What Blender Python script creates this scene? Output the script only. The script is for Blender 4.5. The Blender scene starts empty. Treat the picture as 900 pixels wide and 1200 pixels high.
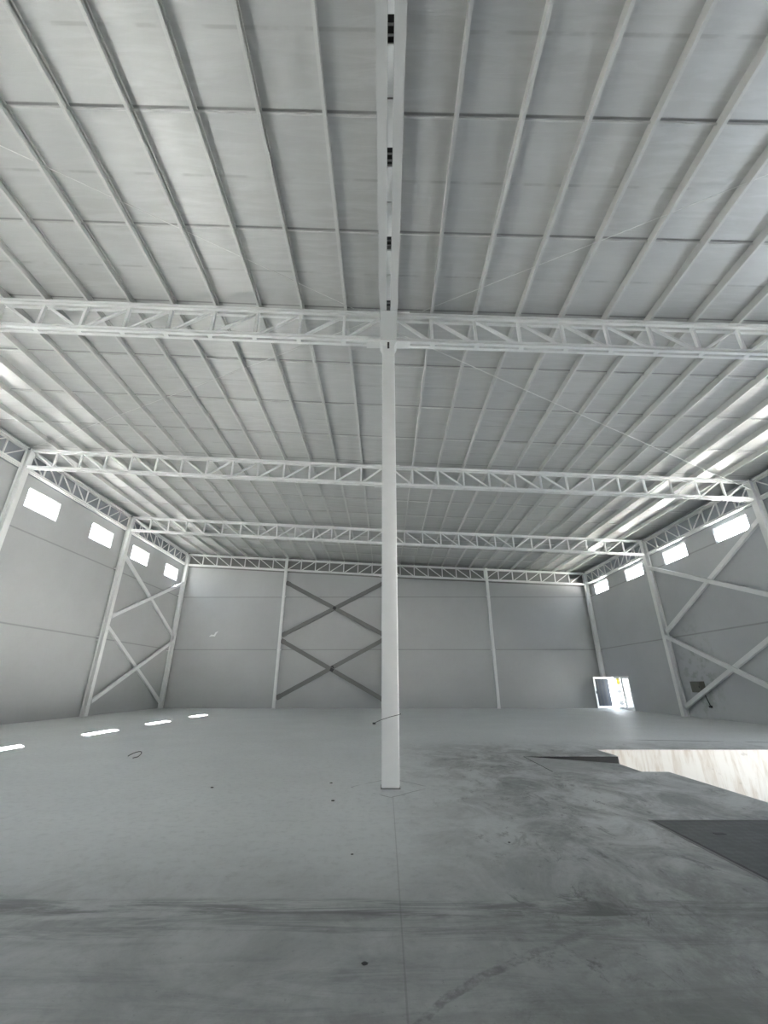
import bpy, bmesh, math, random
from mathutils import Vector, Matrix
random.seed(7)
C = bpy.context.scene.collection

# ------------------------------------------------------------------ layout (metres; camera stands at the origin, looks along +Y)
XL, XR, XC = -16.08, 15.91, 0.084           # inner faces of the side columns, centre line
DY = [0.0, 8.27, 16.56, 24.86, 33.15]       # truss lines
ZL, ZC, ZR, T = 11.53, 10.645, 9.90, 0.975  # truss top heights, truss depth
WL, WR, WB, WF = XL-.38, XR+.38, 33.52, -16.5   # inner wall faces
PUR_H = 0.215
NP = 14
def zt(x):                                  # top of the trusses at x
    return ZC+(ZL-ZC)*(XC-x)/(XC-XL) if x < XC else ZC+(ZR-ZC)*(x-XC)/(XR-XC)
ORD = ['first','second','third','fourth','fifth','sixth','seventh','eighth','ninth','tenth','eleventh','twelfth','thirteenth','fourteenth']

# ------------------------------------------------------------------ mesh helpers
class MB:
    def __init__(s): s.bm = bmesh.new()
    def box(s, lo, hi):
        x0,y0,z0 = lo; x1,y1,z1 = hi
        v = [s.bm.verts.new(p) for p in ((x0,y0,z0),(x1,y0,z0),(x1,y1,z0),(x0,y1,z0),(x0,y0,z1),(x1,y0,z1),(x1,y1,z1),(x0,y1,z1))]
        for f in ((3,2,1,0),(4,5,6,7),(0,1,5,4),(1,2,6,5),(2,3,7,6),(3,0,4,7)): s.bm.faces.new([v[i] for i in f])
        return s
    def bar(s, p, q, w, h, side=(0,1,0)):
        """rectangular bar from p to q; w across the given side direction, h in the third direction"""
        p, q = Vector(p), Vector(q); d = (q-p).normalized(); sd = Vector(side); sd = (sd-d*sd.dot(d)).normalized(); u = d.cross(sd)
        r = []
        for e in (p, q):
            r.append([s.bm.verts.new(e+sd*a*w/2+u*b*h/2) for a,b in ((-1,-1),(1,-1),(1,1),(-1,1))])
        A, B = r
        for i in range(4): s.bm.faces.new([A[i],A[(i+1)%4],B[(i+1)%4],B[i]])
        s.bm.faces.new(A[::-1]); s.bm.faces.new(B); return s
    def prism(s, prof, y0, y1, axis='y'):
        """profile of 2-D points swept along an axis: 'y' -> points are (x,z); 'z' -> (x,y); 'x' -> (y,z)"""
        def P(a, t): return {'y':(a[0],t,a[1]),'z':(a[0],a[1],t),'x':(t,a[0],a[1])}[axis]
        A = [s.bm.verts.new(P(a,y0)) for a in prof]; B = [s.bm.verts.new(P(a,y1)) for a in prof]
        n = len(prof)
        for i in range(n): s.bm.faces.new([A[i],A[(i+1)%n],B[(i+1)%n],B[i]])
        s.bm.faces.new(A[::-1]); s.bm.faces.new(B); return s
    def tube(s, pts, r, n=8):
        pts = [Vector(p) for p in pts]; rings = []
        for i, p in enumerate(pts):
            d = (pts[min(i+1,len(pts)-1)]-pts[max(i-1,0)]).normalized()
            a = Vector((0,0,1)) if abs(d.z) < .9 else Vector((1,0,0))
            u = d.cross(a).normalized(); w = d.cross(u)
            rings.append([s.bm.verts.new(p+u*r*math.cos(2*math.pi*k/n)+w*r*math.sin(2*math.pi*k/n)) for k in range(n)])
        for A, B in zip(rings, rings[1:]):
            for k in range(n): s.bm.faces.new([A[k],A[(k+1)%n],B[(k+1)%n],B[k]])
        s.bm.faces.new(rings[0][::-1]); s.bm.faces.new(rings[-1]); return s
    def bevel(s, w, seg=2):
        bmesh.ops.bevel(s.bm, geom=list(s.bm.edges), offset=w, segments=seg, affect='EDGES', profile=.5); return s
    def build(s, name, mat, parent=None, smooth=False):
        bmesh.ops.recalc_face_normals(s.bm, faces=list(s.bm.faces))
        me = bpy.data.meshes.new(name); s.bm.to_mesh(me); s.bm.free()
        if smooth:
            for p in me.polygons: p.use_smooth = True
        me.materials.append(mat)
        o = bpy.data.objects.new(name, me); C.objects.link(o)
        if parent: o.parent = parent
        return o
def tag(o, label, cat, group=None, kind='thing'):
    o['label'] = label; o['category'] = cat; o['kind'] = kind
    if group: o['group'] = group
    return o
def empty(name, loc=(0,0,0), rz=0):
    o = bpy.data.objects.new(name, None); C.objects.link(o); o.location = loc; o.rotation_euler.z = rz
    o.empty_display_size = .2
    return o
def copy_tree(o, parent=None):
    kids = list(o.children)
    c = o.copy(); C.objects.link(c); c.parent = parent
    for k in kids: copy_tree(k, c)
    return c

# ------------------------------------------------------------------ materials
class N:
    """small node-tree writer"""
    def __init__(s, name):
        s.m = bpy.data.materials.new(name); s.m.use_nodes = True; s.t = s.m.node_tree; s.t.nodes.clear()
        s.out = s.t.nodes.new('ShaderNodeOutputMaterial'); s.b = s.t.nodes.new('ShaderNodeBsdfPrincipled')
        s.t.links.new(s.b.outputs[0], s.out.inputs[0])
        s.co = s.t.nodes.new('ShaderNodeTexCoord').outputs['Object']
    def put(s, sock, v):
        if isinstance(v, bpy.types.NodeSocket): s.t.links.new(v, sock)
        elif hasattr(v, '__len__') and len(v) == 3 and len(sock.default_value) == 4: sock.default_value = (*v, 1)
        else: sock.default_value = v
    def set(s, **k):
        for a, v in k.items(): s.put(s.b.inputs[a.replace('_',' ')], v)
        return s
    def math(s, op, a, b=0, c=None):
        n = s.t.nodes.new('ShaderNodeMath'); n.operation = op; s.put(n.inputs[0], a); s.put(n.inputs[1], b)
        if c is not None: s.put(n.inputs[2], c)
        return n.outputs[0]
    def xyz(s):
        n = s.t.nodes.new('ShaderNodeSeparateXYZ'); s.put(n.inputs[0], s.co); return n.outputs
    def scaled(s, v, loc=(0,0,0), rot=(0,0,0)):
        n = s.t.nodes.new('ShaderNodeMapping'); s.put(n.inputs[0], s.co); n.inputs['Scale'].default_value = v
        n.inputs['Location'].default_value = loc; n.inputs['Rotation'].default_value = rot; return n.outputs[0]
    def noise(s, scale=1., detail=4, rough=.55, vec=None, dist=0.):
        n = s.t.nodes.new('ShaderNodeTexNoise'); s.put(n.inputs['Vector'], vec or s.co)
        n.inputs['Scale'].default_value = scale; n.inputs['Detail'].default_value = detail
        n.inputs['Roughness'].default_value = rough; n.inputs['Distortion'].default_value = dist; return n.outputs['Fac']
    def rng(s, v, a, b, c=0., d=1., smooth=True):
        n = s.t.nodes.new('ShaderNodeMapRange'); s.put(n.inputs['Value'], v)
        n.interpolation_type = 'SMOOTHSTEP' if smooth else 'LINEAR'
        for k, x in zip(('From Min','From Max','To Min','To Max'), (a,b,c,d)): s.put(n.inputs[k], x)
        return n.outputs[0]
    def mix(s, f, a, b):
        n = s.t.nodes.new('ShaderNodeMix'); n.data_type = 'RGBA'; s.put(n.inputs[0], f); s.put(n.inputs[6], a); s.put(n.inputs[7], b); return n.outputs[2]
    def line(s, v, at, w):                  # 1 within w of at, soft
        return s.rng(s.math('ABSOLUTE', s.math('SUBTRACT', v, at)), w*.5, w, 1, 0)
    def bump(s, h, strength=.2, dist=.02):
        n = s.t.nodes.new('ShaderNodeBump'); n.inputs['Strength'].default_value = strength; n.inputs['Distance'].default_value = dist
        s.put(n.inputs['Height'], h); s.put(s.b.inputs['Normal'], n.outputs[0])
def flat(name, col, rough=.5, metal=0., var=.06, spec=.5):
    n = N(name); f = n.noise(3., 3)
    n.set(Base_Color=n.mix(f, [c*(1-var) for c in col], [min(1,c*(1+var)) for c in col]), Roughness=rough, Metallic=metal)
    n.b.inputs['Specular IOR Level'].default_value = spec
    return n.m
M = {}
M['steel'] = flat('white_painted_steel', (.84,.845,.835), .42)
M['purlin'] = flat('purlin_paint', (.66,.66,.64), .45)
M['beam'] = flat('grey_beam_steel', (.55,.555,.545), .45)  # greyer than the white steel: beam flanges, end plate, upper column shaft
M['tube'] = flat('tube_paint', (.82,.825,.825), .40)
M['grey_steel'] = flat('dark_grey_steel', (.19,.19,.185), .55)  # dark grey: back braces, base plates and small fittings
M['dark'] = flat('dark_steel_and_shade', (.03,.03,.03), .6)  # bare steel parts, and shade put into the beam gap and recess
M['wire'] = flat('dark_wire', (.05,.05,.05), .6)
M['pvc'] = flat('white_upvc', (.82,.83,.83), .35)
M['cable'] = flat('steel_cable', (.80,.80,.78), .4)

def wall_mat(name, base, stain=False):
    n = N(name); x, y, z = n.xyz()
    big = n.noise(.22, 3); fine = n.noise(5., 5, .65)
    col = n.mix(n.rng(big, .3, .7), [c*.95 for c in base], [c*1.05 for c in base])
    col = n.mix(n.math('MULTIPLY', n.rng(fine, .45, .75), .12), col, [c*.8 for c in base])
    drip = n.noise(1., 4, .6, n.scaled((2.2,2.2,.12)))
    col = n.mix(n.math('MULTIPLY', n.rng(drip, .58, .8), .10), col, (.55,.55,.53))
    if stain:
        d = n.t.nodes.new('ShaderNodeVectorMath'); d.operation = 'DISTANCE'
        n.put(d.inputs[0], n.scaled((1,1,.55))); d.inputs[1].default_value = (WR, 23.3, 1.15)
        k = n.math('MULTIPLY', n.rng(d.outputs['Value'], .5, 2.0, 1, 0), n.rng(n.noise(2.2, 5, .6), .48, .62))
        col = n.mix(n.math('MULTIPLY', k, .55), col, (.30,.34,.31))
    seam = n.math('MAXIMUM', n.line(z, 4.05, .045), n.line(z, 8.05, .045))
    col = n.mix(n.math('MULTIPLY', seam, .38), col, (.12,.12,.12))
    n.set(Base_Color=col, Roughness=.62); n.bump(n.math('SUBTRACT', n.math('MULTIPLY', fine, .12), seam), .25, .02)
    return n.m
M['wall'] = wall_mat('painted_panel_wall', (.485,.495,.497))
M['wall_r'] = wall_mat('painted_panel_wall_stained', (.52,.535,.55), True)

def ceiling_mat():
    n = N('foil_roof_insulation'); x, y, z = n.xyz()
    wr = n.noise(1., 5, .62, n.scaled((.8, 7, 1)), .9)
    big = n.noise(.35, 3)
    col = n.mix(n.rng(big, .3, .7), (.56,.56,.545), (.62,.62,.61))
    col = n.mix(n.rng(wr, .35, .75), col, (.65,.65,.64))
    seam = n.math('PINGPONG', n.math('ADD', y, 1.035), 1.035)      # 0 at every overlap of the foil rolls
    brk = n.rng(n.noise(1.6, 3), .4, .6)
    col = n.mix(n.math('MULTIPLY', n.math('MULTIPLY', n.rng(seam, .012, .035, 1, 0), brk), .35), col, (.3,.3,.29))
    rod = n.math('PINGPONG', n.math('ADD', y, .035), 1.035)  # dark line beside each tie rod paints its shadow on the foil
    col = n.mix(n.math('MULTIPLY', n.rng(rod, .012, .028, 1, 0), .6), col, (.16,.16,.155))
    pat = n.rng(n.noise(.6, 4, .6, n.scaled((1,.8,1))), .45, .65)
    n.set(Base_Color=col, Roughness=n.rng(pat, 0, 1, .38, .33), Metallic=.26)
    n.bump(n.math('ADD', wr, n.math('MULTIPLY', n.noise(1.3, 3), 1.5)), .38, .02)
    return n.m
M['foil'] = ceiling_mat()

def floor_mat():
    n = N('dusty_concrete_floor'); x, y, z = n.xyz()
    a = n.noise(.5, 5, .6); f = n.noise(9., 6, .7); sw = n.noise(1.2, 8, .7, n.scaled((.6,1.,1)), .7)
    col = n.mix(n.rng(a, .3, .7), (.63,.65,.645), (.71,.73,.725))
    col = n.mix(n.math('MULTIPLY', n.rng(f, .46, .72), .34), col, (.36,.365,.36))
    col = n.mix(n.math('MULTIPLY', n.rng(sw, .5, .72), .2), col, (.72,.73,.72))
    # travelled, dirtier lane in front of the camera
    yw = n.math('ADD', y, n.math('MULTIPLY', n.noise(.35, 4), 1.6))
    lane = n.math('MULTIPLY', n.rng(yw, 4.2, 7.2, 1, 0), n.rng(n.noise(1.1, 8, .72, n.scaled((1,1,1)), .6), .34, .66, .62, 1.))
    col = n.mix(n.math('MULTIPLY', lane, .66), col, (.13,.14,.137))
    # wheel dirt on the right, in front of the loading bay
    reg = n.math('MULTIPLY', n.rng(n.math('ADD', x, n.math('MULTIPLY', n.noise(.5,3), 2.)), .3, 3.4), n.rng(n.math('ADD', y, n.math('MULTIPLY', n.noise(.3,3), 2.)), 12.6, 16.5, 1, 0))
    dirt = n.math('MULTIPLY', reg, n.rng(n.noise(1.0, 9, .74, n.scaled((1.2,.9,1), rot=(0,0,.3)), .7), .36, .64, .25, 1.))
    col = n.mix(n.math('MULTIPLY', dirt, .76), col, (.10,.102,.098))
    sp = n.rng(n.noise(2.4, 9, .8, n.scaled((1.3,.8,1), rot=(0,0,-.3)), .6), .56, .66)
    reg2 = n.math('MULTIPLY', n.rng(x, .2, 1.4), n.rng(y, 10.5, 12.5, 1, 0))
    col = n.mix(n.math('MULTIPLY', n.math('MULTIPLY', sp, reg2), .65), col, (.06,.061,.06))
    grit = n.rng(n.noise(26., 4, .7), .62, .72)
    col = n.mix(n.math('MULTIPLY', grit, .35), col, (.10,.10,.10))
    scuff = n.math('MULTIPLY', n.rng(n.noise(1.9, 9, .78, n.scaled((1.5,.8,1), rot=(0,0,.6)), 1.), .55, .64), reg)
    col = n.mix(n.math('MULTIPLY', scuff, .5), col, (.06,.061,.06))
    # broken dark wheel band running across in front of the camera
    wob = n.math('ADD', y, n.math('MULTIPLY', n.noise(.3, 3), .7))
    brk = n.rng(n.noise(1.3, 6, .75, n.scaled((.5,4,1)), .8), .42, .62)
    for at, w, k in ((4.52,.17,.62),(4.25,.30,.40),(3.55,.35,.25)):
        col = n.mix(n.math('MULTIPLY', n.math('MULTIPLY', n.line(wob, at, w), brk), k), col, (.06,.062,.06))
    # curved tyre mark
    arc = n.math('SUBTRACT', n.math('SUBTRACT', y, n.math('MULTIPLY', n.math('POWER', n.math('MAXIMUM', x, 0.), .55), 1.02)), 2.62)
    ln = n.math('MULTIPLY', n.line(n.math('ADD', arc, n.math('MULTIPLY', n.noise(2.5,5,.7), .16)), .045, .055), n.math('MULTIPLY', n.rng(x, 0., .05), n.rng(x, .5, 2.2, 1, 0)))
    ln = n.math('MULTIPLY', ln, n.rng(n.noise(7., 5, .7), .35, .6))
    col = n.mix(n.math('MULTIPLY', ln, .55), col, (.06,.06,.06))
    # scraped line beyond the pit
    ln = n.math('MULTIPLY', n.line(n.math('ADD', y, n.math('MULTIPLY', x, .16)), 16.0, .10), n.math('MULTIPLY', n.rng(x, 7.4, 8.2), n.rng(n.noise(1.2,3), .35, .5)))
    col = n.mix(n.math('MULTIPLY', ln, .7), col, (.07,.07,.07))
    # saw-cut joints
    j = n.math('MULTIPLY', n.line(x, XC+.03, .008), n.rng(y, 7.6, 7.7, 1, 0))
    dia = n.math('ADD', n.math('ABSOLUTE', n.math('SUBTRACT', x, XC)), n.math('MULTIPLY', n.math('ABSOLUTE', n.math('SUBTRACT', y, DY[1])), .95))
    j2 = n.math('MULTIPLY', n.line(n.math('ADD', dia, n.math('MULTIPLY', n.noise(3.,3), .1)), .72, .022), n.rng(n.noise(1.8,2), .40, .50))
    col = n.mix(n.math('MAXIMUM', n.math('MULTIPLY', j, .30), n.math('MULTIPLY', j2, .6)), col, (.09,.09,.09))
    n.set(Base_Color=col, Roughness=n.rng(a, .3, .7, .42, .52)); n.b.inputs['Specular IOR Level'].default_value = .5
    n.bump(n.math('SUBTRACT', n.math('MULTIPLY', f, .5), j), .12, .01)
    return n.m
M['floor'] = floor_mat()

def pit_mat():
    n = N('whitewashed_pit_wall'); x, y, z = n.xyz()
    st = n.noise(1., 5, .65, n.scaled((5,5,.9), rot=(0,.35,0)), .8)
    col = n.mix(n.rng(st, .42, .72), (.74,.72,.68), (.56,.50,.43))
    sc = n.rng(n.noise(3., 6, .7), .60, .70)
    col = n.mix(n.math('MULTIPLY', sc, .45), col, (.30,.27,.24))
    n.set(Base_Color=col, Roughness=.8); n.bump(st, .3, .02); return n.m
M['pit'] = pit_mat()
def plate_mat():
    n = N('checker_plate_steel')
    ck = n.t.nodes.new('ShaderNodeTexChecker'); n.put(ck.inputs['Vector'], n.scaled((1,1,0), rot=(0,0,.785))); ck.inputs['Scale'].default_value = 13
    f = n.noise(4., 5, .6)
    col = n.mix(n.rng(f, .3, .7), (.055,.058,.06), (.10,.104,.106)); col = n.mix(n.math('MULTIPLY', ck.outputs['Fac'], .35), col, (.035,.037,.038))
    n.set(Base_Color=col, Roughness=.5, Metallic=.25); n.bump(ck.outputs['Fac'], .5, .01); return n.m
M['plate'] = plate_mat()
def glass_mat(name, tint, refl):
    m = bpy.data.materials.new(name); m.use_nodes = True; t = m.node_tree; t.nodes.clear()
    o = t.nodes.new('ShaderNodeOutputMaterial'); mx = t.nodes.new('ShaderNodeMixShader'); a = t.nodes.new('ShaderNodeBsdfTransparent'); g = t.nodes.new('ShaderNodeBsdfGlossy')
    a.inputs[0].default_value = (*tint, 1); g.inputs['Roughness'].default_value = .03; mx.inputs[0].default_value = refl
    t.links.new(a.outputs[0], mx.inputs[1]); t.links.new(g.outputs[0], mx.inputs[2]); t.links.new(mx.outputs[0], o.inputs[0]); return m
M['glass'] = glass_mat('clear_window_glass', (.96,.97,.97), .05)
M['dark_glass'] = flat('dark_tinted_glass', (.035,.042,.052), .4, 0, .05, .15)
def paper_mat(name, col, ink, sc, back=.22):
    n = N(name); x, y, z = n.xyz()
    w = n.math('MULTIPLY', n.rng(n.math('PINGPONG', z, sc), sc*.70, sc*.78), n.rng(n.noise(30., 2, .5, n.scaled((1,1,.4))), .45, .55))
    n.set(Base_Color=n.mix(n.math('MULTIPLY', w, .6), col, ink), Roughness=.7)
    tr = n.t.nodes.new('ShaderNodeBsdfTranslucent'); tr.inputs[0].default_value = (*col, 1)
    mx = n.t.nodes.new('ShaderNodeMixShader'); mx.inputs[0].default_value = back
    n.t.links.new(n.b.outputs[0], mx.inputs[1]); n.t.links.new(tr.outputs[0], mx.inputs[2]); n.t.links.new(mx.outputs[0], n.out.inputs[0]); return n.m
M['paper'] = paper_mat('printed_paper', (.80,.80,.80), (.12,.12,.12), .045)
M['yellow'] = paper_mat('yellow_paper', (.80,.74,.30), (.5,.45,.05), .06)
M['frost'] = paper_mat('frosted_film', (.85,.86,.86), (.45,.46,.47), .12, .40)
M['ebox'] = flat('olive_grey_enamel', (.20,.20,.165), .5, 0, .12)
M['tarmac'] = flat('pale_paving', (.62,.61,.58), .8)

# ------------------------------------------------------------------ shell
def grid_wall(axis, face, out, u0, u1, z0, ztop, holes, name, mat, label):
    """wall slab with rectangular holes. axis 'x': slab at x=face..face+out, u is y; axis 'y': u is x. ztop(u) gives the top."""
    us = sorted({u0, u1, *[h[0] for h in holes], *[h[1] for h in holes]}); zs = sorted({z0, *[h[2] for h in holes], *[h[3] for h in holes]})
    b = MB()
    for a, c in zip(us, us[1:]):
        col = []
        for i, zz in enumerate(zs):
            last = i == len(zs)-1
            m = (a+c)/2
            if not last:
                mz = (zz+zs[i+1])/2
                if any(h[0] < m < h[1] and h[2] < mz < h[3] for h in holes): continue
                col.append([zz, zs[i+1], False])
            else: col.append([zz, None, True])
        merged = []
        for s in col:
            if merged and abs(merged[-1][1]-s[0]) < 1e-6: merged[-1][1] = s[1]; merged[-1][2] = s[2]
            else: merged.append(s)
        for lo, hi, top in merged:
            za, zc = (ztop(a), ztop(c)) if top else (hi, hi)
            if axis == 'y': b.prism([(a,lo),(c,lo),(c,zc),(a,za)], face, face+out, 'y')
            else: b.prism([(a,lo),(c,lo),(c,zc),(a,za)], face, face+out, 'x')
    o = b.build(name, mat); tag(o, label, 'wall', None, 'structure'); return o
zroof = lambda x: zt(x)+PUR_H
LW = [(17.42+4.3*k-.0, 19.42+4.3*k) for k in (-7,-6,-5,-4,-3,-2,-1)]+[(17.42,19.43),(21.93,23.92),(26.03,28.05),(30.47,32.45)]
RW = [(17.56+4.2*k, 19.62+4.2*k) for k in (-7,-6,-5,-4,-3,-2,-1)]+[(17.56,19.62),(21.72,23.70),(25.85,27.9),(30.34,32.36)]
ZLW, ZRW = (9.12,10.06), (8.0,8.77)
DOOR = (30.12, 32.85, 0., 2.13)
PIT = (5.60, WR+.25, 1.2, 12.67); PITZ = -1.35
BAY = (2.4, 12.67, PITZ, 2.6)
L_LIGHT_OPENINGS = [(-4.4,-1.0,0,4.4)]  # unseen opening added in the left wall to light the ceiling
F_LIGHT_OPENINGS = [(a,a+3,6.8,7.8) for a in (-7,4)]  # unseen high openings added behind the camera for frontal light
grid_wall('x', WL, -.2, WF-.2, WB+.2, -.3, lambda u: zroof(WL)+.0, [(a,b,*ZLW) for a,b in LW]+L_LIGHT_OPENINGS, 'wall_left', M['wall'], 'pale grey panel wall on the left with high windows')
grid_wall('x', WR, .2, WF-.2, WB+.2, PITZ-.2, lambda u: zroof(WR)+.0, [(a,b,*ZRW) for a,b in RW]+[DOOR, BAY], 'wall_right', M['wall_r'], 'pale grey panel wall on the right with high windows and door')
back = grid_wall('y', WB, .2, WL, WR, -.3, zroof, [], 'wall_back', M['wall'], 'pale grey panel wall at the far end of the hall')
grid_wall('y', WF, -.2, WL, WR, -.3, zroof, F_LIGHT_OPENINGS, 'wall_front', M['wall'], 'pale grey panel wall behind the camera')
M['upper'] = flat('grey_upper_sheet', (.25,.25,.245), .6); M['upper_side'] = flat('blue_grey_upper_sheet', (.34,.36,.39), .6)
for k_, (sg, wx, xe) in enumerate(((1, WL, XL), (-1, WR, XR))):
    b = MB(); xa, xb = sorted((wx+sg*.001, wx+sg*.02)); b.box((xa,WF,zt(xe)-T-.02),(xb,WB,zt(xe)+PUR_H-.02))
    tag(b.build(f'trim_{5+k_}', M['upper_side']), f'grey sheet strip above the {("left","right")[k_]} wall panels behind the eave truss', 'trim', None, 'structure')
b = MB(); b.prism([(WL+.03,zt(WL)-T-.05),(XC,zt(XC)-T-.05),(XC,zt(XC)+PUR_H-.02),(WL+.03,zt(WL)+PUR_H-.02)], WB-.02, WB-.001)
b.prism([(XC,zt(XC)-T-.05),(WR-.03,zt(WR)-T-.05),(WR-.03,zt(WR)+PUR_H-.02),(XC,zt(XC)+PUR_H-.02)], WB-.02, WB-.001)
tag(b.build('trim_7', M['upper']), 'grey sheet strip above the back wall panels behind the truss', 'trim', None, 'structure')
# white plaster smear on the back wall
b = MB(); pts = [(0,0),(.32,.05),(.62,.02),(.72,.3),(.9,.55),(.62,.45),(.5,.2),(.2,.22)]
b.prism([(-13.65+x*.75, 5.0+z*.75) for x,z in pts], WB-.006, WB+.004); b.build('plaster_smear', M['pvc'], back)
# ceiling: two roof slopes of foil
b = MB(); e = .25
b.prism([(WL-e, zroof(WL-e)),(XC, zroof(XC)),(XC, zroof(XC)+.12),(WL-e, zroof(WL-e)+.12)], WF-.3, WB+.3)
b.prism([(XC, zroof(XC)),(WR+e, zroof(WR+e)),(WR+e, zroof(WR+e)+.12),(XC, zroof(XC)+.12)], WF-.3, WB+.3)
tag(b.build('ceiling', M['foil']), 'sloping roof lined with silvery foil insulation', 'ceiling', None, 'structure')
# floor with the loading pit and the leveller recess left open
REC = (3.30, 5.60, 9.62, 11.54)
xs = [WL, REC[0], PIT[0], WR]; ys = [WF, PIT[2], REC[2], REC[3], PIT[3], WB]
b = MB()
for i, (xa, xb) in enumerate(zip(xs, xs[1:])):
    for j, (ya, yb) in enumerate(zip(ys, ys[1:])):
        if i == 2 and 1 <= j <= 3: continue
        if i == 1 and j == 2: continue
        b.box((xa,ya,-.28),(xb,yb,0))
tag(b.build('floor', M['floor']), 'dusty grey concrete floor with dark wheel marks', 'floor', None, 'structure')
b = MB(); px0, px1, py0, py1 = PIT
b.box((px0-.02,py1-.02,PITZ),(px1,py1-.002,-.004)); tag(b.build('trim_1', M['pit']), 'whitewashed far wall of the sunken loading pit', 'pit wall', None, 'structure')
b = MB(); b.box((px0-.15,py0-.15,PITZ),(px0,REC[2],-.28)).box((px0-.15,REC[3],PITZ),(px0,py1,-.28)).box((px0-.15,REC[2],PITZ),(px0,REC[3],-.45)).box((px0,py0-.15,PITZ),(px1,py0,-.28))
tag(b.build('trim_2', M['pit']), 'near and side walls of the sunken loading pit', 'pit wall', None, 'structure')
b = MB(); b.box((px0-.15,py0-.15,PITZ-.15),(px1+.6,py1+.15,PITZ)); tag(b.build('trim_3', M['tarmac']), 'concrete bottom of the sunken loading pit', 'pit floor', None, 'structure')
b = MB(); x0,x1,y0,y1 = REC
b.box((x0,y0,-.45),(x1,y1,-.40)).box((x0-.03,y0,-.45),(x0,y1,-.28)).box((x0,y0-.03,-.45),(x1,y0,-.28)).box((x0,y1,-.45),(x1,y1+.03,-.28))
b.box((x0+.02,y1-.014,-.42),(x1-.02,y1-.002,-.004)).box((x0+.002,y0+.02,-.42),(x0+.014,y1-.02,-.004)); tag(b.build('trim_4', M['dark']), 'recess with dark shade lining under the tilted dock plate', 'recess', None, 'structure')  # dark lining paints the recess shade on its far and hinge sides
b = MB(); b.box((WR+.2,-40,-1.6),(WR+60,60,PITZ-.15+.0)); b.box((WR+.2,14,-1.45),(WR+60,60,-.06))
tag(b.build('ground', M['tarmac']), 'pale paved yard outside the right wall', 'ground', None, 'structure')

# ------------------------------------------------------------------ windows
def make_window(axis_x, out, y0, y1, z0, z1, idx, label):
    r = empty(f'window_{idx}', (axis_x, (y0+y1)/2, z0)); tag(r, label, 'window', 'high windows in the side walls', 'structure')
    w = (y1-y0)/2; h = z1-z0; b = MB(); x0, x1 = sorted((out*.05, out*.13)); f = .045
    b.box((x0,-w,0),(x1,w,f)).box((x0,-w,h-f),(x1,w,h)).box((x0,-w,f),(x1,-w+f,h-f)).box((x0,w-f,f),(x1,w,h-f))
    fr = b.build('window_frame', M['pvc'], r)
    b = MB(); b.box((out*.08,-w+f,f),(out*.09,w-f,h-f)); b.build('window_pane', M['glass'], r)
    return r
VIS = ['nearest the camera','second from the camera','third from the camera','farthest, next to the back corner']
k = 1
for wall, W, Z, x, out in (('left', LW, ZLW, WL, -1), ('right', RW, ZRW, WR, 1)):
    for i, (a, c) in enumerate(W):
        vis = i-7
        if vis >= 0: lab = f'bright high window in the {wall} wall, {VIS[vis]}'
        else: lab = f'bright high window in the {wall} wall beside the camera'
        make_window(x, out, a, c, *Z, k, lab); k += 1

# ------------------------------------------------------------------ trusses
CW, GAP, CH = .08, .07, .12      # one chord channel: width, gap between the pair, height
def truss_parts(root, ends, nodes, zf, side, webw=.085):
    """chords as channel pairs, one vertical per node, one diagonal per panel. nodes: list of along-coordinates; zf: top height at each.
       side 'x' -> runs along x (chords split in y); 'y' -> runs along y (chords split in x). Local to root."""
    def P(u, v, z): return (u,v,z) if side == 'x' else (v,u,z)
    sd = (0,1,0) if side == 'x' else (1,0,0)
    u0, u1 = nodes[0], nodes[-1]; off = GAP/2+CW/2
    for nm, dz in (('top_chord', -CH/2), ('bottom_chord', -T+CH/2)):
        b = MB()
        for s in (-1,1):
            za, zb = zf(u0)+dz, zf(u1)+dz
            # channel: a flat toe and a standing web
            b.bar(P(u0,s*off,za-CH/2+.006), P(u1,s*off,zb-CH/2+.006), CW, .012, sd)
            b.bar(P(u0,s*off,za+CH/2-.006), P(u1,s*off,zb+CH/2-.006), CW, .012, sd)
            b.bar(P(u0,s*(GAP/2+.006),za), P(u1,s*(GAP/2+.006),zb), .012, CH, sd)
        for u in nodes[1:-1]:
            z = zf(u)+dz; b.bar(P(u-.06,0,z-CH/2+.01), P(u+.06,0,z-CH/2+.01), GAP+.02, .02, sd)
        b.build(nm, M['steel'], root)
    n = len(nodes); mid = (n-1)//2
    for i, u in enumerate(nodes):
        if 0 < i < n-1 or ends:
            b = MB(); b.bar(P(u,0,zf(u)-.02), P(u,0,zf(u)-T+.02), webw, webw*.8, sd); b.build('vertical', M['steel'], root)
    for i in range(n-1):
        a, c = nodes[i], nodes[i+1]
        p, q = ((a, zf(a)-.07), (c, zf(c)-T+.07)) if i < mid else ((a, zf(a)-T+.07), (c, zf(c)-.07))
        b = MB(); b.bar(P(p[0],0,p[1]), P(q[0],0,q[1]), webw*.85, webw*.7, sd); b.build('diagonal', M['steel'], root)
def plate(root, name, lo, hi, mat='steel'): return MB().box(lo, hi).build(name, M[mat], root)
LINE = {1:'nearest truss line, at the central column', 2:'second truss line', 3:'third truss line', 4:'truss line against the back wall'}
pitchL, pitchR = (XC-XL)/NP, (XR-XC)/NP
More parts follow.
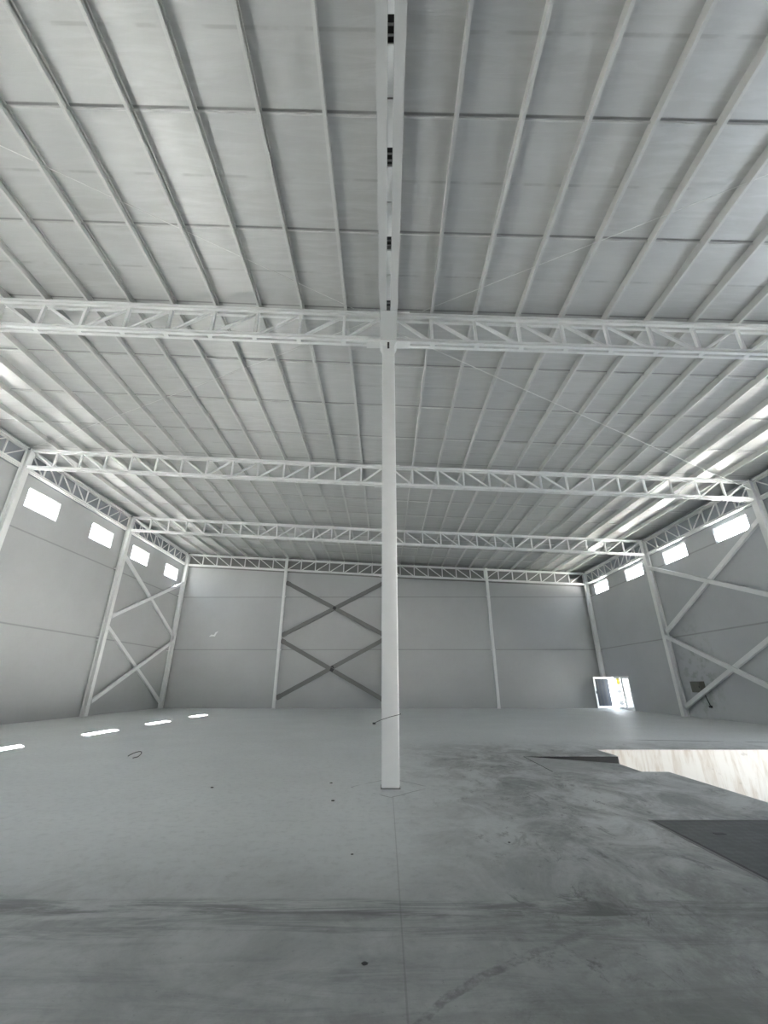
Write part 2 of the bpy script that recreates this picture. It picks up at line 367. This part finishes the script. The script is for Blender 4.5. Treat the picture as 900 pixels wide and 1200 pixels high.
for sname, xe, pt in (('left', XL, pitchL), ('right', XR, pitchR)):
    inner = XC-.16 if sname == 'left' else XC+.16
    nodes = [inner]+[XC+(xe-XC)*k/NP for k in range(1,NP)]+[xe+(.01 if sname=='left' else -.01)]
    r = empty('roof_truss', (0, DY[1], 0)); zf = zt
    truss_parts(r, False, nodes, zf, 'x')
    s = -1 if sname == 'left' else 1
    for z in (zt(inner)-.02, zt(inner)-T-.01):
        a, c = sorted((inner, inner+s*.40)); plate(r, 'end_plate', (a,-.125,z-.012),(c,.125,z+.03))
    for d in range(1,5):
        o = r if d == 1 else copy_tree(r)
        o.location.y = DY[d]
        tag(o, f'white lattice roof truss spanning the {sname} half, {LINE[d]}', 'roof truss', 'lattice trusses across the roof')
for sname, x in (('left', XL-.19), ('right', XR+.19)):
    r = None
    for d in range(1,4):
        if r is None:
            r = empty('eave_truss', (x, DY[1], 0)); nodes = [.15+(DY[2]-DY[1]-.3)*k/8 for k in range(9)]
            zz = zt(x); truss_parts(r, False, nodes, lambda u: zz, 'y', .06); o = r
        else: o = copy_tree(r); o.location.y = DY[d]
        where = {1:'cut off by the photo edge', 2:'between second and third trusses', 3:'in the last bay'}[d]
        tag(o, f'white lattice eave truss on the {sname} wall, {where}', 'eave truss', 'lattice trusses along the side walls')

# centre beam that runs over the camera to the central column
r = empty('centre_beam', (XC, 0, ZC-T)); y0, y1 = WF+.05, DY[1]-.165
b = MB()
for s in (-1,1):
    xa, xb = sorted((s*.045, s*.205))
    b.box((xa,y0,0),(xb,y1,.014)); xa, xb = sorted((s*.045, s*.057)); b.box((xa,y0,.014),(xb,y1,.15)); xa, xb = sorted((s*.193, s*.205)); b.box((xa,y0,.014),(xb,y1,.05))
b.build('bottom_chord', M['beam'], r)
b = MB()
for s in (-1,1):
    xa, xb = sorted((s*.045, s*.16)); b.box((xa,y0,T-.15),(xb,y1,T-.135)); xa, xb = sorted((s*.045, s*.057)); b.box((xa,y0,T-.135),(xb,y1,T))
b.box((-.045,y0,T-.03),(.045,y1,T-.02)); b.build('top_chord', M['grey_steel'], r)
yn = [7.09-1.463*k for k in range(0,16) if 7.09-1.463*k > WF+1.6]
for a in yn[1:]:
    c = a+1.463; m = (a+c)/2
    MB().bar((0,a+.14,.016),(0,m-.018,.07),.088,.03,(1,0,0)).build('diagonal', M['steel'], r)
    MB().bar((0,c-.14,.016),(0,m+.018,.07),.088,.03,(1,0,0)).build('diagonal', M['steel'], r)
for a in yn:
    plate(r, 'batten', (-.045,a-.055,.02),(.045,a-.030,.04), 'grey_steel'); plate(r, 'batten', (-.045,a+.045,.02),(.045,a+.07,.04), 'grey_steel')
    plate(r, 'gap_shade', (-.044,a-.16,.13),(.044,a+.16,.145), 'dark')  # dark plate standing in for the shadow inside the chord gap
plate(r, 'end_plate', (-.19,7.23,-.012),(.19,y1,-.001), 'beam')
tag(r, 'white double channel beam overhead running from camera to central column', 'beam')

# ------------------------------------------------------------------ purlins and tie rods
r0 = None
y0, y1 = WF+.02, WB-.02
for sname, sg, pt in (('left', -1, pitchL), ('right', 1, pitchR)):
    for k in range(1, NP):
        if r0 is None:                                      # C section: web, lips, flanges; open to the right
            t = .008; b = MB(); b.box((-.004,y0,0),(.004,y1,PUR_H-.002)).box((.004,y0,0),(.056,y1,t)).box((.004,y0,PUR_H-.012),(.056,y1,PUR_H-.004)).box((.050,y0,t),(.056,y1,.04)).box((.050,y0,PUR_H-.05),(.056,y1,PUR_H-.012))
            r0 = b.build('purlin', M['purlin']); o = r0
        else: o = r0.copy(); C.objects.link(o)
        x = XC+sg*pt*k; o.location = (x, 0, zt(x)+.001)
        tag(o, f'white steel purlin running front to back, {ORD[k-1]} to the {sname} of the centre beam', 'purlin', 'purlins under the foil roof')
BAYN = {0:'above the camera before the nearest truss', 1:'between the nearest and second trusses', 2:'between the second and third trusses', 3:'between third truss and back wall'}
for bay in range(4):
    for q in range(3):
        y = DY[bay]+(DY[bay+1]-DY[bay])*(q+1)/4
        if bay == 0 and q == 0: continue
        for sname, xe, sg, pt in (('left', XL, -1, pitchL), ('right', XR, 1, pitchR)):
            b = MB(); n = NP
            pts = []
            for k in range(n):
                for f in (0,.5):
                    x = XC+sg*(pt*(k+f)+ (.05 if k == 0 and f == 0 else 0)); pts.append((x, y, zt(x)+PUR_H-.045-(.012 if f else 0)))
            pts.append((xe-sg*.02, y, zt(xe)+PUR_H-.045)); b.tube(pts, .019, 6)
            nm = ['first','middle','last'][q] if bay else ['','near','far'][q]
            tag(b.build('tie_rod', M['purlin']), f'thin tie rod across the {sname} purlins, {nm} row {BAYN[bay]}', 'tie rod', 'tie rods between the purlins')
def cable(p, q, label, sag=.05, rad=.009):
    P, Q = Vector(p), Vector(q); pts = [P.lerp(Q, i/12)-Vector((0,0,sag*4*(i/12)*(1-i/12))) for i in range(13)]
    tag(MB().tube(pts, rad, 6).build('brace_cable', M['cable']), label, 'cable', 'diagonal brace cables below the purlins')
cable((XC+.2, DY[1]+.12, ZC-.45), (XR-.05, DY[2]-.12, ZR-.5), 'thin diagonal cable from central column to the second truss end on the right', .02, .015)
cable((XC-.25, DY[1]+.13, zt(XC-.25)+.06), (XL+.05, DY[2]-.13, ZL+.06), 'thin diagonal cable from central column to the second truss end on the left', .0)
cable((XC+.9, DY[1]-.13, zt(XC+.9)+.06), (XR-.05, .1, ZR+.06), 'thin diagonal cable overhead on the right, before the nearest truss', .0)
cable((XC-.9, DY[1]-.13, zt(XC-.9)+.06), (XL+.05, .1, ZL+.06), 'thin diagonal cable overhead on the left, before the nearest truss', .0)

# ------------------------------------------------------------------ columns
def box_column(y, label):
    r = empty('centre_column', (XC, y, 0)); tag(r, label, 'column', 'centre line columns')
    h = ZC-T-.16; w = .153
    MB().box((-w,-w,.008),(w,w,h)).bevel(.022, 3).build('shaft', M['steel'], r, True)
    b = MB(); b.box((-.165,-.165,0),(.165,.165,.008)); b.build('base_plate', M['grey_steel'], r)
    b = MB()                                                   # flared head under the trusses
    A = [(-.155,h-.03),(.155,h-.03),(.21,h+.10),(.21,ZC-T+.0),(-.21,ZC-T+.0),(-.21,h+.10)]
    b.prism(A, -.162, .162); b.build('column_head', M['steel'], r)
    MB().box((-.155,-.155,ZC-T),(.155,.155,ZC-.005)).build('upper_shaft', M['beam'], r)
    MB().bar((0,-.168,h-.14),(0,-.168,h+.06),.05,.01,(1,0,0)).build('slot', M['dark'], r)
    for s in (-1,1): MB().box((s*.045-.014,-.180,h-.02),(s*.045+.014,-.155,h+.01)).build('bolt', M['steel'], r)
    return r
box_column(DY[1], 'tall white box column standing alone in the middle of the floor')
box_column(DY[2], 'white box column hidden behind the central one, under the second truss')
box_column(DY[3], 'white box column hidden behind the central one, under the third truss')
def wall_column(x_in, out, y, h, label):
    """H section: inner flange at x_in, outer flange towards the wall"""
    r = empty('wall_column', (x_in, y, 0)); tag(r, label, 'column', 'steel columns along the side walls')
    d = .27; fw = .14; t = .02
    def bx(b, a, c, ya, yb, z0, z1): x0, x1 = sorted((out*a, out*c)); b.box((x0,ya,z0),(x1,yb,z1)); return b
    b = MB(); bx(b, 0, t, -fw, fw, .02, h); b.build('inner_flange', M['steel'], r)
    b = MB(); bx(b, d-t, d, -fw, fw, .02, h); b.build('outer_flange', M['steel'], r)
    b = MB(); bx(b, t, d-t, -.012, .012, .02, h); b.build('web', M['tube'], r)
    b = MB(); bx(b, -.0, d, -.16, .16, 0, .02); b.build('base_plate', M['steel'], r)
    for z in (4.12, 3.93, 8.1):
        b = MB(); bx(b, d-.05, d+.10, -fw-.05, -fw, z-.03, z+.03); bx(b, d-.05, d+.10, fw, fw+.05, z-.03, z+.03); b.build('panel_clip', M['steel'], r)
    return r
CN = {1:'level with the central column', 2:'under the second truss', 3:'under the third truss', 4:'in the far corner'}
for d in (1,2,3,4):
    wall_column(XL, -1, DY[d], zt(XL)-.005, f'white steel column against the left wall, {CN[d]}')
    wall_column(XR, 1, DY[d], zt(XR)-.005, f'white steel column against the right wall, {CN[d]}')
for x, lab in ((-8.0,'slim white post on the back wall, left of the central column'), (XC,'slim white post on the back wall, hidden behind the central column'), (8.1,'slim white post on the back wall, right of the central column')):
    r = empty('wind_post', (x, DY[4]-.23, 0)); tag(r, lab, 'post', 'slim posts on the back wall')
    MB().box((-.1,-.1,.015),(.1,.1,zt(x)-.02)).bevel(.012).build('shaft', M['steel'], r)
    plate(r, 'base_plate', (-.15,-.15,0),(.15,.15,.015))
    for z in (4.0, 8.0): plate(r, 'panel_clip', (-.15,.0,z-.03),(.15,.12,z+.03))

# ------------------------------------------------------------------ wall braces
def brace(p, q, side, mat, label, w=.20, h=.13, group=None):
    p, q = Vector(p), Vector(q); r = empty('wall_brace', p); tag(r, label, 'brace', group)
    d = (q-p).normalized(); L = (q-p).length
    MB().bar((0,0,0), d*L, h, w, side).build('tube', M[mat], r)
    for e in (0.0, L):
        s = 1 if e == 0 else -1
        MB().bar(d*(e+s*.02), d*(e+s*.34), .02, w+.07, side).build('gusset', M[mat], r)
    if mat == 'grey_steel': MB().bar(d*(L/2-.13), d*(L/2+.13), h+.01, w-.06, side).build('splice_plate', M['dark'], r)
    return r
def xpanel(P, side, mat, txt, group, nudge, w=.20):
    """P: four (p,q) pairs: upper rising, upper falling, lower rising, lower falling (left to right in the photo)"""
    for (p, q), nm, k in zip(P, ('upper cross, arm rising to the right','upper cross, arm falling to the right','lower cross, arm rising to the right','lower cross, arm falling to the right'), (1,-1,1,-1)):
        n = Vector(side)*nudge*k
        brace(Vector(p)+n, Vector(q)+n, side, mat, f'{txt}, {nm}', w=w, group=group)
ya, yb = DY[3]+.16, DY[4]-.16; x = XL-.10
xpanel([((x,ya,5.30),(x,yb,9.08)), ((x,ya,9.05),(x,yb,5.10)), ((x,ya,.72),(x,yb,4.62)), ((x,ya,4.75),(x,yb,.42))], (1,0,0), 'tube', 'white tube brace on the left wall', 'tube braces on the left wall', .062)
ya, yb = DY[3]-.16, DY[2]+.16; x = XR+.10
xpanel([((x,ya,4.40),(x,yb,8.15)), ((x,ya,8.12),(x,yb,4.75)), ((x,ya,.48),(x,yb,4.0)), ((x,ya,4.12),(x,yb,.55))], (1,0,0), 'tube', 'white tube brace on the right wall', 'tube braces on the right wall', .062)
xa, xb = -7.9, XC-.1; y = DY[4]-.12
xpanel([((xa,y,5.05),(xb,y,9.15)), ((xa,y,9.12),(xb,y,5.05)), ((xa,y,.68),(xb,y,4.80)), ((xa,y,4.68),(xb,y,.50))], (0,1,0), 'grey_steel', 'dark grey brace on the back wall', 'dark braces on the back wall', .05, .29)

# ------------------------------------------------------------------ door
r = empty('door_1', (WR, DOOR[0], 0)); tag(r, 'bright white glazed double door in the right wall by the back corner', 'door', None, 'structure')
L = DOOR[1]-DOOR[0]; Hd = DOOR[3]; f = .06
b = MB(); b.box((-.03,0,0),(.12,f,Hd)).box((-.03,L-f,0),(.12,L,Hd)).box((-.03,0,Hd-f),(.12,L,Hd)).box((-.01,0,0),(.12,L,.03)).box((0,1.02,.03),(.10,1.02+f,Hd-f)); b.build('door_frame', M['pvc'], r)
def leaf(parent, w, h, name, glassmat):
    b = MB(); g = .11; b.box((0,-.025,0),(g,.025,h)).box((w-g,-.025,0),(w,.025,h)).box((g,-.025,0),(w-g,.025,g*1.3)).box((g,-.025,h-g),(w-g,.025,h))
    o = b.build(name, M['pvc'], parent); MB().box((g,-.006,g*1.3),(w-g,.006,h-g)).build('glass_panel', M[glassmat], o); return o
o = leaf(r, 1.18, 2.05, 'door_leaf', 'dark_glass'); o.location = (-.02, L-.05, .035); o.rotation_euler.z = math.pi+.02
for xx in (.36,.62,.86): MB().box((xx,-.012,.15),(xx+.035,.012,1.94)).build('reflected_stripe', M['dark'], o)  # dark bars stand in for stripes reflected in the leaf glass
MB().box((1.085,-.06,.95),(1.12,.06,1.12)).build('handle', M['dark'], o)
o = leaf(r, .95, 2.05, 'side_leaf', 'frost'); o.location = (.03, f, .03); o.rotation_euler.z = math.pi/2
# notices hung in the doorway
def sheet(name, y, z, w, h, mat, label, grp='paper notices in the doorway', x=.0):
    o = MB().box((0,-w/2,0),(.004,w/2,h)).build(name, M[mat]); o.location = (WR+x, y, z); tag(o, label, 'notice', grp); return o
zb = DOOR[0]
b = leaf(r, 1.02, 2.05, 'middle_leaf', 'glass'); b.location = (.05, 1.02+f+.02, .03); b.rotation_euler.z = math.pi/2
sheet('yellow_notice', zb+1.55, 1.58, .48, .40, 'yellow', 'yellow notice at the top of the doorway glass', x=.02)
sheet('paper_notice', zb+1.60, 1.02, .62, .24, 'paper', 'white printed notice below the yellow notice on the door glass', x=.02)
sheet('paper_notice', zb+1.60, .66, .62, .30, 'paper', 'white printed notice in the middle of the door glass', x=.02)
sheet('paper_notice', zb+1.60, .26, .62, .32, 'paper', 'white printed notice lowest on the door glass', x=.02)

# electrical box on the right wall
r = empty('electrical_box', (WR-.004, 23.45, 1.22)); tag(r, 'olive grey electrical box low on the right wall behind a brace', 'electrical box')
MB().box((-.26,-.36,0),(-.0,.36,.52)).bevel(.012).build('housing', M['ebox'], r)
MB().box((-.272,-.33,.03),(-.26,.33,.49)).build('cover', M['ebox'], r)
MB().box((-.285,-.30,.22),(-.27,-.27,.30)).build('latch', M['dark'], r)
MB().tube([(-.12,-.30,0),(-.12,-.36,-.2),(-.11,-.46,-.5),(-.11,-.50,-.62)], .022, 8).build('conduit', M['wire'], r)
MB().box((-.16,-.56,-.70),(-.06,-.44,-.60)).build('plug', M['wire'], r)

# ------------------------------------------------------------------ dock levellers
def leveller(name, loc, lx, ly, tilt, label):
    r = empty(name, loc); r.rotation_euler.y = tilt; tag(r, label, 'dock plate', 'steel dock plates at the loading pit')
    MB().box((.02,.03,-.03),(lx,ly-.03,0)).build('deck', M['plate'], r)
    b = MB(); b.box((.02,.03,-.12),(lx,.05,-.03)).box((.02,ly-.05,-.12),(lx,ly-.03,-.03)).box((lx-.03,.05,-.12),(lx,ly-.05,-.03)); b.build('skirt', M['grey_steel'], r)
    MB().tube([(.02,.03,-.015),(.02,ly-.03,-.015)], .018, 8).build('hinge', M['dark'], r)
    return r
leveller('dock_plate', (REC[0],REC[2],.0), 2.24, REC[3]-REC[2], .064, 'dusty steel dock plate tilted down into the floor beside the pit')
# the floor-grey dust on that plate
for o in bpy.data.objects:
    if o.name == 'deck': o.data.materials[0] = M['floor']
r = empty('checker_plate', (3.37, 3.9, 0)); tag(r, 'dark checkered steel plate set flush in the floor near the pit', 'floor plate')
MB().box((.03,.0,.0),(2.2,2.49,.006)).build('deck', M['plate'], r)
b = MB(); b.box((0,0,0),(.028,2.51,.003)); b.build('edge_gap', M['dark'], r)
b = MB(); b.box((-.03,0,0),(-.002,2.53,.005)).box((-.03,2.515,0),(2.2,2.53,.005)); b.build('angle_frame', M['grey_steel'], r)
MB().box((.42,1.95,.006),(.54,2.01,.010)).build('lifting_slot', M['dark'], r)

# ------------------------------------------------------------------ litter and wire
pts = [(math.cos(a)*.13, math.sin(a)*.30, .012+.07*max(0,math.sin(a))) for a in [i*.30-.6 for i in range(13)]]
o = MB().tube(pts, .009, 6).build('wire_scrap', M['wire']); o.location = (-6.0, 11.35, 0); tag(o, 'curl of dark wire lying alone on the left floor', 'wire')
yf = DY[1]-.153-.012
pts = [(XC-.27,yf+.03,.98),(XC-.155,yf-.004,1.03),(XC,yf,1.075),(XC+.155,yf-.002,1.11),(XC+.185,yf+.06,1.115),(XC+.18,DY[1]+.1,1.115)]
o = MB().tube(pts, .005, 6).build('tie_wire', M['wire']); tag(o, 'thin wire tied round the lower part of the central column', 'wire')
MB().box((XC-.31,yf+.015,.955),(XC-.255,yf+.045,.985)).build('wire_end', M['wire'], o)
def chip(x, y, s, label):
    b = MB(); bmesh.ops.create_icosphere(b.bm, subdivisions=2, radius=s)
    for v in b.bm.verts: v.co = Vector((v.co.x*1.5*(1+random.uniform(-.25,.25)), v.co.y*(1+random.uniform(-.25,.25)), v.co.z*.5+s*.42))
    o = b.build('concrete_chip', M['wire']); o.location = (x, y, 0); tag(o, label, 'chip', 'chips lying on the floor')
CHIPS = [(-.78,7.35,.018,'dark chip on the floor just left of the central column base'), (-.95,8.55,.018,'dark chip on the floor behind and left of the central column'),
         (-2.9,8.2,.018,'dark chip alone on the left floor, well left of the column'), (-.34,5.25,.010,'tiny dark chip in front of the column by the floor joint'), (-.13,3.45,.014,'dark chip on the floor nearest the camera, left of the joint'),
         (1.35,5.6,.010,'tiny dark chip on the stained floor right of the joint')]
for a in CHIPS: chip(*a)

# ------------------------------------------------------------------ light
sun = bpy.data.objects.new('sun', bpy.data.lights.new('sun', 'SUN')); C.objects.link(sun)
d = Vector((6.3,-6.0,-9.6)).normalized(); sun.rotation_euler = d.to_track_quat('-Z','Y').to_euler()
sun.data.energy = 130.; sun.data.angle = math.radians(.6); sun.data.color = (1,.975,.945)
w = bpy.data.worlds.new('World'); bpy.context.scene.world = w; w.use_nodes = True; t = w.node_tree; t.nodes.clear()
wo = t.nodes.new('ShaderNodeOutputWorld'); bg = t.nodes.new('ShaderNodeBackground'); tc = t.nodes.new('ShaderNodeTexCoord'); sp = t.nodes.new('ShaderNodeSeparateXYZ')
cr = t.nodes.new('ShaderNodeValToRGB'); mr = t.nodes.new('ShaderNodeMapRange'); mr.inputs['From Min'].default_value = -1; mr.inputs['From Max'].default_value = 1
t.links.new(tc.outputs['Generated'], sp.inputs[0]); t.links.new(sp.outputs[2], mr.inputs[0]); t.links.new(mr.outputs[0], cr.inputs[0]); t.links.new(cr.outputs[0], bg.inputs[0]); t.links.new(bg.outputs[0], wo.inputs[0])
el = cr.color_ramp.elements; el[0].position = 0; el[0].color = (.50,.48,.44,1); el[1].position = 1; el[1].color = (.60,.74,.98,1)
for p_, c_ in ((.47,(.55,.53,.50,1)), (.51,(1,1,1,1)), (.62,(.84,.92,1,1))):
    e_ = el.new(p_); e_.color = c_
bg.inputs['Strength'].default_value = 4.5
def portal(x, y, z, w_, h_, nrm):
    l = bpy.data.lights.new('daylight_portal', 'AREA'); l.shape = 'RECTANGLE'; l.size = w_; l.size_y = h_; l.cycles.is_portal = True
    o = bpy.data.objects.new('daylight_portal', l); C.objects.link(o); o.location = (x,y,z)
    o.rotation_euler = Vector(nrm).to_track_quat('-Z','Z').to_euler()
for a, c in LW: portal(WL-.19, (a+c)/2, sum(ZLW)/2, c-a, ZLW[1]-ZLW[0], (1,0,0))
for a, c in RW: portal(WR+.19, (a+c)/2, sum(ZRW)/2, c-a, ZRW[1]-ZRW[0], (-1,0,0))
for h in L_LIGHT_OPENINGS: portal(WL-.19, (h[0]+h[1])/2, (h[2]+h[3])/2, h[1]-h[0], h[3]-h[2], (1,0,0))
for h in (DOOR, BAY): portal(WR+.19, (h[0]+h[1])/2, (h[2]+h[3])/2, h[1]-h[0], h[3]-h[2], (-1,0,0))
for h in F_LIGHT_OPENINGS: portal((h[0]+h[1])/2, WF-.19, (h[2]+h[3])/2, h[1]-h[0], h[3]-h[2], (0,1,0))

# ------------------------------------------------------------------ camera and view
cam = bpy.data.objects.new('camera', bpy.data.cameras.new('camera')); C.objects.link(cam)
cam.location = (0,0,1.6); cam.rotation_euler = (math.radians(90+22.412), 0, math.radians(.178))
cam.data.sensor_fit = 'VERTICAL'; cam.data.sensor_height = 36; cam.data.lens = 489.65/1200*36; cam.data.clip_end = 300; cam.data.clip_start = .05
S = bpy.context.scene; S.camera = cam
S.view_settings.view_transform = 'Standard'; S.view_settings.look = 'None'; S.view_settings.gamma = 1; S.view_settings.use_curve_mapping = False
S.view_settings.exposure = 1.47
S.cycles.use_denoising = True; S.cycles.denoising_prefilter = 'ACCURATE'; S.cycles.denoising_input_passes = 'RGB_ALBEDO_NORMAL'; S.cycles.max_bounces = 10; S.cycles.diffuse_bounces = 6; S.cycles.sample_clamp_indirect = 60; S.cycles.caustics_reflective = False; S.cycles.caustics_refractive = False
